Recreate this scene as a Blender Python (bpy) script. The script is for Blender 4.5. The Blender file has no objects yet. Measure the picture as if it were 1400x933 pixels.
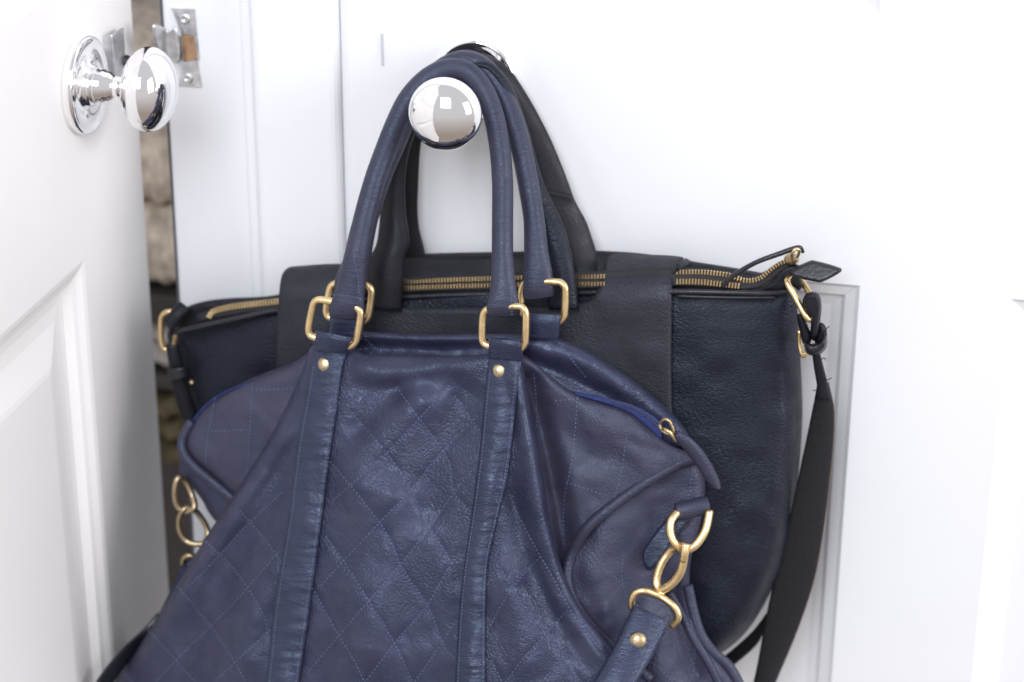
import bpy, bmesh, math, random
import numpy as np
from mathutils import Matrix, Vector, geometry

random.seed(7)
rng = np.random.RandomState(11)
scene = bpy.context.scene
COL = scene.collection

# ------------------------------------------------------------------ camera
W0, H0 = 1400.0, 933.0            # survey grid used to take measurements from the photograph
LENS = 77.0
FPX = W0 * LENS / 36.0
PITCH, YAW, ROLL = math.radians(23), math.radians(13), math.radians(0.3)
TARGET = Vector((0.0, -0.10, 1.0))
fwd = Vector((-math.sin(YAW) * math.cos(PITCH), math.cos(YAW) * math.cos(PITCH), -math.sin(PITCH)))
rot = (Matrix.Rotation(YAW, 3, 'Z') @ Matrix.Rotation(math.pi / 2 - PITCH, 3, 'X') @ Matrix.Rotation(ROLL, 3, 'Z'))
CAMPOS = TARGET - fwd * 1.5
cd = bpy.data.cameras.new('camera')
cam = bpy.data.objects.new('camera', cd)
COL.objects.link(cam)
cam.matrix_world = Matrix.Translation(CAMPOS) @ rot.to_4x4()
cd.lens = LENS
cd.sensor_width = 36.0
cd.clip_end = 100
cd.clip_start = 0.05
cd.dof.use_dof = True
cd.dof.focus_distance = 1.435
cd.dof.aperture_fstop = 4.5
scene.camera = cam

# ------------------------------------------------------------------ world and lamps
wd = bpy.data.worlds.new('World')
scene.world = wd
wd.use_nodes = True
bg = wd.node_tree.nodes['Background']
bg.inputs[1].default_value = 0.66
# soft room light: pale walls and ceiling, a warmer and dimmer floor
_wt = wd.node_tree
_tc = _wt.nodes.new('ShaderNodeTexCoord'); _sx = _wt.nodes.new('ShaderNodeSeparateXYZ'); _rp = _wt.nodes.new('ShaderNodeValToRGB')
_mr = _wt.nodes.new('ShaderNodeMapRange'); _mr.inputs['From Min'].default_value = -1.0
_wt.links.new(_tc.outputs['Generated'], _sx.inputs[0]); _wt.links.new(_sx.outputs['Z'], _mr.inputs['Value'])
_wt.links.new(_mr.outputs['Result'], _rp.inputs['Fac']); _wt.links.new(_rp.outputs['Color'], bg.inputs[0])
_e = _rp.color_ramp.elements
_e[0].position = 0.12; _e[0].color = (0.52, 0.43, 0.38, 1)
_e[1].position = 0.75; _e[1].color = (0.95, 0.95, 1.0, 1)
_m = _e.new(0.46); _m.color = (0.95, 0.91, 0.92, 1)

def area_light(name, loc, aim, sx, sy, power, col):
    l = bpy.data.lights.new(name, 'AREA')
    l.shape = 'RECTANGLE'
    l.size, l.size_y, l.energy, l.color = sx, sy, power, col
    o = bpy.data.objects.new(name, l)
    COL.objects.link(o)
    o.location = loc
    o.rotation_euler = (Vector(aim) - Vector(loc)).to_track_quat('-Z', 'Y').to_euler()
    return o
area_light('window_light', (0.1, -2.7, 2.75), (-0.15, 0, 1.05), 1.3, 1.5, 72, (0.89, 0.935, 1.0))
area_light('side_fill_light', (2.3, -0.85, 1.8), (-0.4, 0, 1.0), 1.0, 1.3, 40, (0.97, 0.955, 0.985))  # added fill lamp on the right, brightens the left door

vs = scene.view_settings
vs.view_transform = 'Standard'
vs.look = 'None'
vs.exposure = 0.0
vs.gamma = 1.0
vs.use_curve_mapping = False

# ------------------------------------------------------------------ measuring helpers
RN = np.array(rot)
CP = np.array(CAMPOS)

def rays(px, py):
    px = np.asarray(px, float); py = np.asarray(py, float)
    d = np.stack([(px - W0 / 2) / FPX, -(py - H0 / 2) / FPX, -np.ones_like(px)], -1)
    return d @ RN.T

def U(px, py, D):
    """point at distance D (metres) in front of the closed door's face, read off the survey grid"""
    r = rays(px, py)
    t = (-np.asarray(D, float) - CP[1]) / r[..., 1]
    return CP + r * t[..., None]

def on_plane(px, py, p0, n):
    r = rays(px, py)
    t = np.dot(np.asarray(p0) - CP, n) / (r @ n)
    return CP + r * t[..., None]

MM = 1.5 / FPX     # metres per survey unit near the bags

def catmull(pts, n=8, closed=False):
    P = np.asarray(pts, float)
    N = len(P)
    out = []
    rngi = range(N) if closed else range(N - 1)
    for i in rngi:
        if closed:
            p0, p1, p2, p3 = P[(i - 1) % N], P[i], P[(i + 1) % N], P[(i + 2) % N]
        else:
            p0, p1, p2, p3 = P[max(i - 1, 0)], P[i], P[i + 1], P[min(i + 2, N - 1)]
        d1 = max(np.linalg.norm(p2 - p1), 1e-9)
        m1 = (p2 - p0) / max(np.linalg.norm(p2 - p1) + np.linalg.norm(p1 - p0), 1e-9) * d1
        m2 = (p3 - p1) / max(np.linalg.norm(p3 - p2) + np.linalg.norm(p2 - p1), 1e-9) * d1
        for k in range(n):
            t = k / n
            out.append((2*t**3-3*t**2+1)*p1 + (t**3-2*t**2+t)*m1 + (-2*t**3+3*t**2)*p2 + (t**3-t**2)*m2)
    if not closed:
        out.append(P[-1])
    return np.array(out)

def resample(P, step=None, n=None, closed=False):
    P = np.asarray(P, float)
    if closed:
        P = np.vstack([P, P[:1]])
    d = np.r_[0, np.cumsum(np.linalg.norm(np.diff(P[:, :2] if P.shape[1] > 3 else P, axis=0), axis=1))]
    if n is None:
        n = max(2, int(round(d[-1] / step)) + 1)
    t = np.linspace(0, d[-1], n)
    out = np.stack([np.interp(t, d, P[:, k]) for k in range(P.shape[1])], 1)
    return out[:-1] if closed else out

def dist_poly(x, y, P, closed=False):
    """distance to a polyline, nearest parameter (0..1) and signed side"""
    P = np.asarray(P, float)
    if closed:
        P = np.vstack([P, P[:1]])
    best = np.full(x.shape, 1e9); par = np.zeros(x.shape); side = np.zeros(x.shape)
    n = len(P) - 1
    for i in range(n):
        a, b = P[i, :2], P[i + 1, :2]
        ab = b - a
        L = max(ab @ ab, 1e-9)
        t = np.clip(((x - a[0]) * ab[0] + (y - a[1]) * ab[1]) / L, 0, 1)
        dx = x - (a[0] + t * ab[0]); dy = y - (a[1] + t * ab[1])
        d = np.hypot(dx, dy)
        m = d < best
        best = np.where(m, d, best); par = np.where(m, (i + t) / n, par)
        side = np.where(m, np.sign(ab[0] * dy - ab[1] * dx), side)
    return best, par, side

def inside(x, y, P):
    c = np.zeros(x.shape, bool)
    n = len(P)
    for i in range(n):
        x0, y0 = P[i, :2]; x1, y1 = P[(i + 1) % n, :2]
        if y0 == y1:
            continue
        m = ((y0 > y) != (y1 > y)) & (x < (x1 - x0) * (y - y0) / (y1 - y0) + x0)
        c ^= m
    return c

_tab = rng.rand(256, 256)
def vnoise(x, y, seed=0):
    x = np.asarray(x, float) + seed * 17.3; y = np.asarray(y, float) + seed * 9.7
    xi = np.floor(x).astype(int); yi = np.floor(y).astype(int)
    fx = x - xi; fy = y - yi
    fx = fx * fx * fx * (fx * (fx * 6 - 15) + 10); fy = fy * fy * fy * (fy * (fy * 6 - 15) + 10)
    g = lambda a, b: _tab[a % 256, b % 256]
    return ((g(xi, yi) * (1 - fx) + g(xi + 1, yi) * fx) * (1 - fy) + (g(xi, yi + 1) * (1 - fx) + g(xi + 1, yi + 1) * fx) * fy) * 2 - 1

# ------------------------------------------------------------------ object helpers
def props(o, label=None, cat=None, group=None, kind=None):
    if label: o['label'] = label
    if cat: o['category'] = cat
    if group: o['group'] = group
    if kind: o['kind'] = kind
    return o

def empty(name, loc):
    o = bpy.data.objects.new(name, None)
    COL.objects.link(o)
    o.location = loc
    o.empty_display_size = 0.05
    return o

def world_loc(o):
    v = Vector((0, 0, 0))
    while o is not None:
        v = v + o.location
        o = o.parent
    return v

def make(name, verts, faces, mat, parent=None, smooth=True, recalc=True):
    V = np.asarray(verts, float)
    c = V.mean(0)
    base = np.array(world_loc(parent)) if parent else np.zeros(3)
    me = bpy.data.meshes.new(name)
    me.from_pydata((V - c).tolist(), [], [list(map(int, f)) for f in faces])
    if recalc:
        bm = bmesh.new(); bm.from_mesh(me)
        bmesh.ops.recalc_face_normals(bm, faces=bm.faces)
        bm.to_mesh(me); bm.free()
    me.polygons.foreach_set('use_smooth', [smooth] * len(me.polygons))
    me.materials.append(mat)
    o = bpy.data.objects.new(name, me)
    COL.objects.link(o)
    o.parent = parent
    o.location = c - base
    return o

def bevel(o, w, seg=2):
    m = o.modifiers.new('bevel', 'BEVEL')
    m.width = w; m.segments = seg; m.limit_method = 'ANGLE'
    return o

class Acc:
    def __init__(s): s.v = []; s.f = []
    def add(s, v, f):
        b = len(s.v)
        s.v += [tuple(p) for p in v]; s.f += [[i + b for i in q] for q in f]
    def make(s, *a, **k): return make(a[0], s.v, s.f, *a[1:], **k)

BOXF = [(0,1,3,2),(4,6,7,5),(0,4,5,1),(2,3,7,6),(0,2,6,4),(1,5,7,3)]
def box_vf(c, ax, ay, az):
    c, ax, ay, az = map(np.asarray, (c, ax, ay, az))
    return [c + i*ax + j*ay + k*az for i in (-1,1) for j in (-1,1) for k in (-1,1)], BOXF

def box(name, lo, hi, mat, parent=None, bw=0.0):
    lo, hi = np.array(lo, float), np.array(hi, float)
    v, f = box_vf((lo + hi) / 2, ((hi-lo)[0]/2,0,0), (0,(hi-lo)[1]/2,0), (0,0,(hi-lo)[2]/2))
    o = make(name, v, f, mat, parent, smooth=False)
    if bw: bevel(o, bw, 3)
    return o

def tube_vf(path, rw, rd=None, segs=14, closed=False, view=True):
    P = np.asarray(path, float); N = len(P)
    rw = np.broadcast_to(np.asarray(rw, float), (N,)); rd = rw if rd is None else np.broadcast_to(np.asarray(rd, float), (N,))
    if closed:
        T = np.roll(P, -1, 0) - np.roll(P, 1, 0)
    else:
        T = np.gradient(P, axis=0)
    T /= np.linalg.norm(T, axis=1)[:, None] + 1e-12
    V = []
    s_prev = None
    for i in range(N):
        if view or s_prev is None:
            vd = P[i] - CP; vd /= np.linalg.norm(vd)
            s = np.cross(T[i], vd)
        else:
            s = s_prev - T[i] * (s_prev @ T[i])
        s /= np.linalg.norm(s) + 1e-12
        s_prev = s
        b = np.cross(s, T[i])
        for k in range(segs):
            a = 2 * math.pi * k / segs
            V.append(P[i] + s * rw[i] * math.cos(a) + b * rd[i] * math.sin(a))
    F = []
    M = N if closed else N - 1
    for i in range(M):
        j = (i + 1) % N
        for k in range(segs):
            l = (k + 1) % segs
            F.append((i*segs+k, i*segs+l, j*segs+l, j*segs+k))
    if not closed:
        F.append(tuple(range(segs))[::-1]); F.append(tuple(range((N-1)*segs, N*segs)))
    return V, F

def px_path(pts, n=6, closed=False):
    """pts: (px, py, D) control points -> smooth 3-D path"""
    c = catmull(np.array(pts, float), n, closed)
    return U(c[:, 0], c[:, 1], c[:, 2]), c

def tube(name, pts, r, mat, parent, rd=None, n=6, closed=False, segs=14, view=True):
    P, c = px_path(pts, n, closed)
    def ex(q):
        if q is None or np.isscalar(q): return q
        cc = catmull(np.array([[v, 0] for v in q], float), n, closed)
        return cc[:, 0]
    V, F = tube_vf(P, ex(r), ex(rd), segs, closed, view)
    return make(name, V, F, mat, parent)

def ladder_grid(left, right, n):
    L = resample(catmull(left, 8), n=n); R = resample(catmull(right, 8), n=n)
    return L, R

def ladder(name, left, right, mat, parent, thick=0.002, n=40, m=9, bulge=0.0, edge=0.18, Dfun=None, off=0.0, wr=0.0):
    """a flat strap: left and right edges as (px, py, D) lists; closed cross-section with rounded edges"""
    if Dfun is not None:
        left = [(a[0], a[1], float(Dfun(np.array(a[0], float), np.array(a[1], float)))) for a in left]
        right = [(a[0], a[1], float(Dfun(np.array(a[0], float), np.array(a[1], float)))) for a in right]
    L, R = ladder_grid(np.array(left, float), np.array(right, float), n)
    q = 0.5 - 0.5 * np.cos(np.linspace(0, math.pi, m))
    G = L[:, None, :] * (1 - q)[None, :, None] + R[:, None, :] * q[None, :, None]
    if Dfun is not None:
        G[..., 2] = Dfun(G[..., 0], G[..., 1])
    ed = np.minimum(q, 1 - q) / edge
    rd = np.sqrt(np.clip(1 - (1 - np.clip(ed, 0, 1))**2, 0, 1))
    front = G.copy(); back = G.copy()
    w = 0
    if wr:
        w = wr * (vnoise(G[..., 0] / 34, G[..., 1] / 4.2, 3) + 0.6 * vnoise(G[..., 0] / 25, G[..., 1] / 11, 5))
    front[..., 2] = G[..., 2] + off + thick * (0.5 + 0.5 * rd)[None] + bulge * np.sin(math.pi * q)[None] + w
    back[..., 2] = G[..., 2] + off + thick * (0.5 - 0.5 * rd)[None] + bulge * 0.6 * np.sin(math.pi * q)[None]
    Vf = U(front[..., 0], front[..., 1], front[..., 2])
    Vb = U(back[:, 1:-1, 0], back[:, 1:-1, 1], back[:, 1:-1, 2])[:, ::-1]
    ring = np.concatenate([Vf, Vb], 1)
    K = ring.shape[1]
    V = ring.reshape(-1, 3)
    F = []
    for i in range(n - 1):
        for k in range(K):
            l = (k + 1) % K
            F.append((i*K+k, i*K+l, (i+1)*K+l, (i+1)*K+k))
    F.append(tuple(range(K))[::-1]); F.append(tuple(range((n-1)*K, n*K)))
    return make(name, V, F, mat, parent)

def patch(name, poly, Dfun, Dback, mat, parent, step=4.0, rad=30.0, drop=0.03, sharp=False, smoothn=8, dropfun=None):
    """a closed soft body: outline (survey units), front relief Dfun, rounded towards its rim, back at Dback"""
    B = np.array(poly, float) if sharp else catmull(poly, smoothn, True)
    B = resample(B, step=step, closed=True)
    x0, y0 = B.min(0); x1, y1 = B.max(0)
    gx, gy = np.meshgrid(np.arange(x0, x1, step), np.arange(y0, y1, step * 0.866))
    gx = gx + (np.arange(gx.shape[0]) % 2)[:, None] * step * 0.5
    gx, gy = gx.ravel(), gy.ravel()
    m = inside(gx, gy, B)
    gx, gy = gx[m], gy[m]
    d, _, _ = dist_poly(gx, gy, B, True)
    m = d > step * 0.55
    pts = np.vstack([B, np.stack([gx[m], gy[m]], 1)])
    nb = len(B)
    res = geometry.delaunay_2d_cdt([Vector(p) for p in pts], [], [list(range(nb))], 1, 1e-5)
    vv = np.array([tuple(v) for v in res[0]]); tris = res[2]
    d, _, _ = dist_poly(vv[:, 0], vv[:, 1], B, True)
    t = np.clip(d / rad, 0, 1)
    rnd = np.sqrt(np.clip(1 - (1 - t)**2, 0, 1))
    dr = drop if dropfun is None else drop * dropfun(vv[:, 0], vv[:, 1])
    base = Dfun(vv[:, 0], vv[:, 1])
    Df = np.maximum(base - dr * (1 - rnd), 0.004)
    Db = Dback(vv[:, 0], vv[:, 1]) if callable(Dback) else np.full(len(vv), Dback)
    Db = np.minimum(Db + dr * 0.0, Df - 0.0015)
    Vf = U(vv[:, 0], vv[:, 1], Df); Vb = U(vv[:, 0], vv[:, 1], Db)
    n = len(vv)
    edges = {}
    for f in tris:
        for a, b in zip(f, list(f[1:]) + [f[0]]):
            edges[(a, b)] = 1
    F = [tuple(f) for f in tris] + [tuple(i + n for i in reversed(f)) for f in tris]
    for (a, b) in edges:
        if (b, a) not in edges:
            F.append((b, a, a + n, b + n))
    o = make(name, np.vstack([Vf, Vb]), F, mat, parent)
    return o, B

def panelize(name, p0, s, t, nrm, rect, prof, mat, parent):
    """a recessed or raised panel: rect = s0,s1,t0,t1 ; prof = list of (inset, height)"""
    p0, s, t, nrm = map(np.asarray, (p0, s, t, nrm))
    s0, s1, t0, t1 = rect
    V = []; F = []
    for (i, h) in prof:
        for (a, b) in ((s0+i, t0+i), (s1-i, t0+i), (s1-i, t1-i), (s0+i, t1-i)):
            V.append(p0 + s*a + t*b + nrm*h)
    for k in range(len(prof) - 1):
        for c in range(4):
            d = (c + 1) % 4
            F.append((k*4+c, k*4+d, k*4+4+d, k*4+4+c))
    k = len(prof) - 1
    F.append((k*4, k*4+1, k*4+2, k*4+3))
    o = make(name, V, F, mat, parent, smooth=False)
    return o

def lathe(name, prof, origin, axis, mat, parent, segs=48):
    """prof: list of (radius, height along axis)"""
    axis = Vector(axis).normalized()
    q = axis.to_track_quat('Z', 'Y').to_matrix()
    V = []; F = []
    N = len(prof)
    for (r, h) in prof:
        for k in range(segs):
            a = 2*math.pi*k/segs
            V.append(np.array(q @ Vector((max(r,1e-5)*math.cos(a), max(r,1e-5)*math.sin(a), h))) + np.array(origin))
    for i in range(N-1):
        for k in range(segs):
            l = (k+1) % segs
            F.append((i*segs+k, i*segs+l, (i+1)*segs+l, (i+1)*segs+k))
    F.append(tuple(range(segs))[::-1]); F.append(tuple(range((N-1)*segs, N*segs)))
    return make(name, V, F, mat, parent)

# ------------------------------------------------------------------ materials
def new_mat(name):
    m = bpy.data.materials.new(name); m.use_nodes = True
    nt = m.node_tree
    return m, nt, nt.nodes['Principled BSDF']

def N(nt, typ, **kw):
    n = nt.nodes.new(typ)
    for k, v in kw.items():
        if k.startswith('i_'): n.inputs[k[2:].replace('_', ' ')].default_value = v
        else: setattr(n, k, v)
    return n

def leather(name, c1, c2, rough=0.45, grain=520.0, bump=0.5, wrinkle=0.4, spec=0.5, stretch=None, coat=0.0, tint=None):
    m, nt, p = new_mat(name)
    tc = N(nt, 'ShaderNodeTexCoord')
    geo = N(nt, 'ShaderNodeNewGeometry')
    mp = N(nt, 'ShaderNodeMapping')
    nt.links.new(geo.outputs['Position'], mp.inputs['Vector'])
    if stretch: mp.inputs['Scale'].default_value = stretch
    n1 = N(nt, 'ShaderNodeTexNoise', i_Scale=38.0, i_Detail=5.0, i_Roughness=0.6)
    nt.links.new(geo.outputs['Position'], n1.inputs['Vector'])
    cr = N(nt, 'ShaderNodeValToRGB')
    cr.color_ramp.elements[0].position = 0.32; cr.color_ramp.elements[0].color = (*c1, 1)
    cr.color_ramp.elements[1].position = 0.70; cr.color_ramp.elements[1].color = (*c2, 1)
    nt.links.new(n1.outputs['Fac'], cr.inputs['Fac'])
    nt.links.new(cr.outputs['Color'], p.inputs['Base Color'])
    vo = N(nt, 'ShaderNodeTexVoronoi', feature='SMOOTH_F1', i_Scale=grain)
    vo.inputs['Smoothness'].default_value = 0.35
    # distort the grain a little so that the cells are uneven
    nd = N(nt, 'ShaderNodeTexNoise', i_Scale=160.0, i_Detail=2.0)
    nt.links.new(mp.outputs['Vector'], nd.inputs['Vector'])
    mx = N(nt, 'ShaderNodeMixRGB', blend_type='ADD'); mx.inputs['Fac'].default_value = 0.004
    nt.links.new(mp.outputs['Vector'], mx.inputs['Color1']); nt.links.new(nd.outputs['Color'], mx.inputs['Color2'])
    nt.links.new(mx.outputs['Color'], vo.inputs['Vector'])
    n2 = N(nt, 'ShaderNodeTexNoise', i_Scale=170.0, i_Detail=4.0, i_Roughness=0.65, i_Distortion=0.6)
    nt.links.new(mp.outputs['Vector'], n2.inputs['Vector'])
    nr = N(nt, 'ShaderNodeTexNoise', i_Scale=55.0, i_Detail=4.0)
    nt.links.new(geo.outputs['Position'], nr.inputs['Vector'])
    mr = N(nt, 'ShaderNodeMapRange')
    mr.inputs['To Min'].default_value = rough - 0.09; mr.inputs['To Max'].default_value = rough + 0.12
    mr.inputs['From Min'].default_value = 0.3; mr.inputs['From Max'].default_value = 0.7
    nt.links.new(nr.outputs['Fac'], mr.inputs['Value']); nt.links.new(mr.outputs['Result'], p.inputs['Roughness'])
    b1 = N(nt, 'ShaderNodeBump'); b1.inputs['Distance'].default_value = 0.0006
    b1.invert = True
    nv = N(nt, 'ShaderNodeTexNoise', i_Scale=17.0, i_Detail=3.0)
    nt.links.new(geo.outputs['Position'], nv.inputs['Vector'])
    mv = N(nt, 'ShaderNodeMapRange'); mv.inputs['From Min'].default_value = 0.35; mv.inputs['From Max'].default_value = 0.65
    mv.inputs['To Min'].default_value = bump * 0.35; mv.inputs['To Max'].default_value = bump * 1.3
    nt.links.new(nv.outputs['Fac'], mv.inputs['Value']); nt.links.new(mv.outputs['Result'], b1.inputs['Strength'])
    nt.links.new(vo.outputs['Distance'], b1.inputs['Height'])
    b2 = N(nt, 'ShaderNodeBump'); b2.inputs['Strength'].default_value = wrinkle; b2.inputs['Distance'].default_value = 0.0022
    nt.links.new(n2.outputs['Fac'], b2.inputs['Height']); nt.links.new(b1.outputs['Normal'], b2.inputs['Normal'])
    nt.links.new(b2.outputs['Normal'], p.inputs['Normal'])
    p.inputs['Specular IOR Level'].default_value = spec
    if tint: p.inputs['Specular Tint'].default_value = (*tint, 1)
    return m

def plain(name, col, rough=0.5, metal=0.0, noise=0.0, nscale=40.0, bump=0.0, bscale=200.0, spec=0.5):
    m, nt, p = new_mat(name)
    geo = N(nt, 'ShaderNodeNewGeometry')
    n1 = N(nt, 'ShaderNodeTexNoise', i_Scale=nscale, i_Detail=5.0, i_Roughness=0.6)
    nt.links.new(geo.outputs['Position'], n1.inputs['Vector'])
    cr = N(nt, 'ShaderNodeValToRGB')
    a = [max(0, c * (1 - noise)) for c in col]; b = [min(1, c * (1 + noise)) for c in col]
    cr.color_ramp.elements[0].position = 0.3; cr.color_ramp.elements[0].color = (*a, 1)
    cr.color_ramp.elements[1].position = 0.7; cr.color_ramp.elements[1].color = (*b, 1)
    nt.links.new(n1.outputs['Fac'], cr.inputs['Fac']); nt.links.new(cr.outputs['Color'], p.inputs['Base Color'])
    p.inputs['Roughness'].default_value = rough; p.inputs['Metallic'].default_value = metal
    p.inputs['Specular IOR Level'].default_value = spec
    if bump:
        n2 = N(nt, 'ShaderNodeTexNoise', i_Scale=bscale, i_Detail=4.0)
        nt.links.new(geo.outputs['Position'], n2.inputs['Vector'])
        b1 = N(nt, 'ShaderNodeBump'); b1.inputs['Strength'].default_value = bump; b1.inputs['Distance'].default_value = 0.001
        nt.links.new(n2.outputs['Fac'], b1.inputs['Height']); nt.links.new(b1.outputs['Normal'], p.inputs['Normal'])
    return m

M = {}
M['paint'] = plain('white_paint', (0.79, 0.795, 0.815), 0.38, noise=0.012, nscale=9, bump=0.10, bscale=90)
M['paint2'] = plain('white_door_paint', (0.85, 0.835, 0.825), 0.45, noise=0.015, nscale=9, bump=0.10, bscale=90)
M['chrome'] = plain('polished_chrome', (0.94, 0.935, 0.935), 0.045, 1.0, noise=0.02)
M['steel'] = plain('worn_steel', (0.66, 0.66, 0.67), 0.32, 1.0, noise=0.25, nscale=120, bump=0.25, bscale=260)
M['dark_screw'] = plain('dark_screw', (0.03, 0.03, 0.035), 0.4, 0.6)
M['gold'] = plain('brushed_brass', (0.80, 0.60, 0.32), 0.34, 1.0, noise=0.18, nscale=90, bump=0.15, bscale=500)
M['antique'] = plain('antique_brass', (0.46, 0.36, 0.23), 0.40, 1.0, noise=0.22, nscale=120, bump=0.2, bscale=500)
M['navy'] = leather('navy_leather', (0.022, 0.023, 0.050), (0.041, 0.039, 0.074), 0.39, 660, 0.7, 0.08, 0.52, tint=(0.62, 0.78, 1.0))
M['navy_soft'] = leather('lit_matte_navy_leather', (0.031, 0.031, 0.057), (0.052, 0.048, 0.080), 0.50, 660, 0.6, 0.08, 0.5, tint=(0.7, 0.82, 1.0))  # same navy leather, more matte, base lightened for the brightly lit shoulders and end
M['navy_strap'] = leather('navy_strap_leather', (0.016, 0.018, 0.043), (0.028, 0.029, 0.060), 0.33, 600, 0.35, 0.36, 0.6, stretch=(0.5, 0.5, 2.4), tint=(0.64, 0.80, 1.0))
M['navy_handle'] = leather('navy_handle_leather', (0.028, 0.028, 0.050), (0.041, 0.038, 0.064), 0.40, 640, 0.3, 0.30, 0.5, stretch=(0.6, 0.6, 2.6), tint=(0.66, 0.8, 1.0))
M['tote'] = leather('black_blue_leather', (0.0055, 0.007, 0.0125), (0.009, 0.011, 0.019), 0.43, 600, 0.6, 0.12, 0.32, stretch=(0.8, 1, 1.5), tint=(0.80, 0.86, 1.0))
M['tote_plain'] = leather('black_smooth_leather', (0.007, 0.0075, 0.012), (0.011, 0.011, 0.017), 0.48, 700, 0.22, 0.15, 0.3)
M['tote_edge'] = leather('black_binding', (0.009, 0.010, 0.015), (0.014, 0.015, 0.021), 0.36, 700, 0.2, 0.2, 0.5)
M['tote_flap'] = leather('charcoal_leather', (0.016, 0.0175, 0.023), (0.023, 0.025, 0.032), 0.52, 600, 0.55, 0.14, 0.36, stretch=(0.8, 1, 1.6), tint=(0.85, 0.88, 1.0))
M['webbing'] = plain('black_webbing', (0.007, 0.0065, 0.009), 0.66, noise=0.25, nscale=300, bump=0.6, bscale=900, spec=0.3)
M['raw_edge'] = plain('raw_brown_edge', (0.10, 0.055, 0.03), 0.8, noise=0.2)
M['thread'] = plain('blue_grey_thread', (0.092, 0.115, 0.215), 0.6, noise=0.2, nscale=400)
M['thread_dark'] = plain('navy_thread', (0.05, 0.06, 0.11), 0.6, noise=0.2, nscale=400)
M['ziptape'] = plain('black_zip_tape', (0.012, 0.012, 0.016), 0.7, noise=0.2, nscale=200, bump=0.4, bscale=900)
M['bluezip'] = plain('royal_blue_zip_tape', (0.010, 0.022, 0.12), 0.7, noise=0.25, nscale=300, bump=0.5, bscale=1100)
M['wood'] = plain('raw_wood', (0.34, 0.20, 0.11), 0.7, noise=0.35, nscale=160)
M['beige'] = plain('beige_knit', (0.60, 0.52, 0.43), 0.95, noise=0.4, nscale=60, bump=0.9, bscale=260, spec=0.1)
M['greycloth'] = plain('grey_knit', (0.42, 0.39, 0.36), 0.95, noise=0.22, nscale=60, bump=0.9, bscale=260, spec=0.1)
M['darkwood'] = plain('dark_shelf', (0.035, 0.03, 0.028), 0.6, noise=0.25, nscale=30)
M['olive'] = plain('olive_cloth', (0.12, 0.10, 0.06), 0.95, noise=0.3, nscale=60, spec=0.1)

# ================================================================== the setting: closed door, frame
Z = np.array((0, 0, 1.0)); X = np.array((1.0, 0, 0)); Yv = np.array((0, 1.0, 0))
def dx(px, py, D=0.0): return U(px, py, D)

# closed door on the right; face at y = 0
xe = dx(478, 150)[0]                     # its free edge
x_p1r, z_p1t = dx(1178, 391)[0], dx(1178, 391)[2]
x_p2l = dx(1380, 420)[0]
z_up = dx(1200, 22)[2]
x_upr = dx(1200, 22)[0]
x_p1r = (x_p1r + x_upr) / 2
x_p1l = xe + 0.115
x_p2r = x_p2l + (x_p1r - x_p1l)
x_dr = x_p2r + 0.115
zb, zt = 0.25, 2.0
door = empty('closed_door', (xe, 0.0, zb))
props(door, 'white panelled door, closed, with both dark bags hung on its round chrome knob', 'door')
TH = 0.042
zlow = 0.42
def slab(name, x0, x1, z0, z1): return box(name, (x0, 0, z0), (x1, TH, z1), M['paint'], door)
g = 0.0
slab('stile', xe, x_p1l, zb, zt); slab('stile', x_p1r + g, x_p2l - g, zb, zt); slab('stile', x_p2r, x_dr, zb, zt)
for (a, b) in ((x_p1l, x_p1r), (x_p2l, x_p2r)):
    slab('rail', a + g, b - g, z_p1t, z_up); slab('rail', a + g, b - g, zb, zlow); slab('rail', a + g, b - g, 1.85, zt)
    prof = [(0, 0.0), (0.003, -0.003), (0.010, -0.0055), (0.013, -0.010), (0.020, -0.0115)]
    for (z0, z1) in ((zlow, z_p1t), (z_up, 1.85)):
        panelize('panel', (0, 0, 0), X, Z, -Yv, (a, b, z0, z1), prof, M['paint'], door)
# thin raised grey line near the closing edge of the door
p = dx(523, 68); h = 0.0115
M['grey_line'] = plain('grey_line', (0.50, 0.51, 0.55), 0.5)
box('edge_line', (p[0]-0.0008, -0.0012, p[2]-h), (p[0]+0.0008, 0.001, p[2]+h), M['grey_line'], door)

# door frame between the two doors (structure)
xj0 = dx(238, 300, -0.012)[0]; xj1 = dx(348, 150)[0]; xa1 = dx(466, 150)[0]
frame = box('door_frame', (xj0, 0.012, 0.25), (xj1, 0.16, 2.0), M['paint'], None, 0.003)
props(frame, kind='structure')
arch = box('architrave', (xj1 + 0.0004, -0.006, 0.25), (xa1, 0.10, 2.0), M['paint'], frame, 0.006)
box('door_stop', (xa1 + 0.0002, 0.003, 0.25), (xe - 0.0006, 0.09, 2.0), M['paint'], frame, 0.001)
bead = box('bead', (xj1 - 0.010, 0.002, 0.25), (xj1 - 0.0002, 0.03, 2.0), M['paint'], frame, 0.004)

jamb_shade_mat = plain('grey_jamb_shade', (0.09, 0.095, 0.115), 0.7)  # dark grey strip painting the shade on the jamb's side face
box('jamb_shade', (xj0 - 0.0032, 0.016, 0.25), (xj0 - 0.0002, 0.03, 2.0), jamb_shade_mat, frame, 0.0008)

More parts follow.
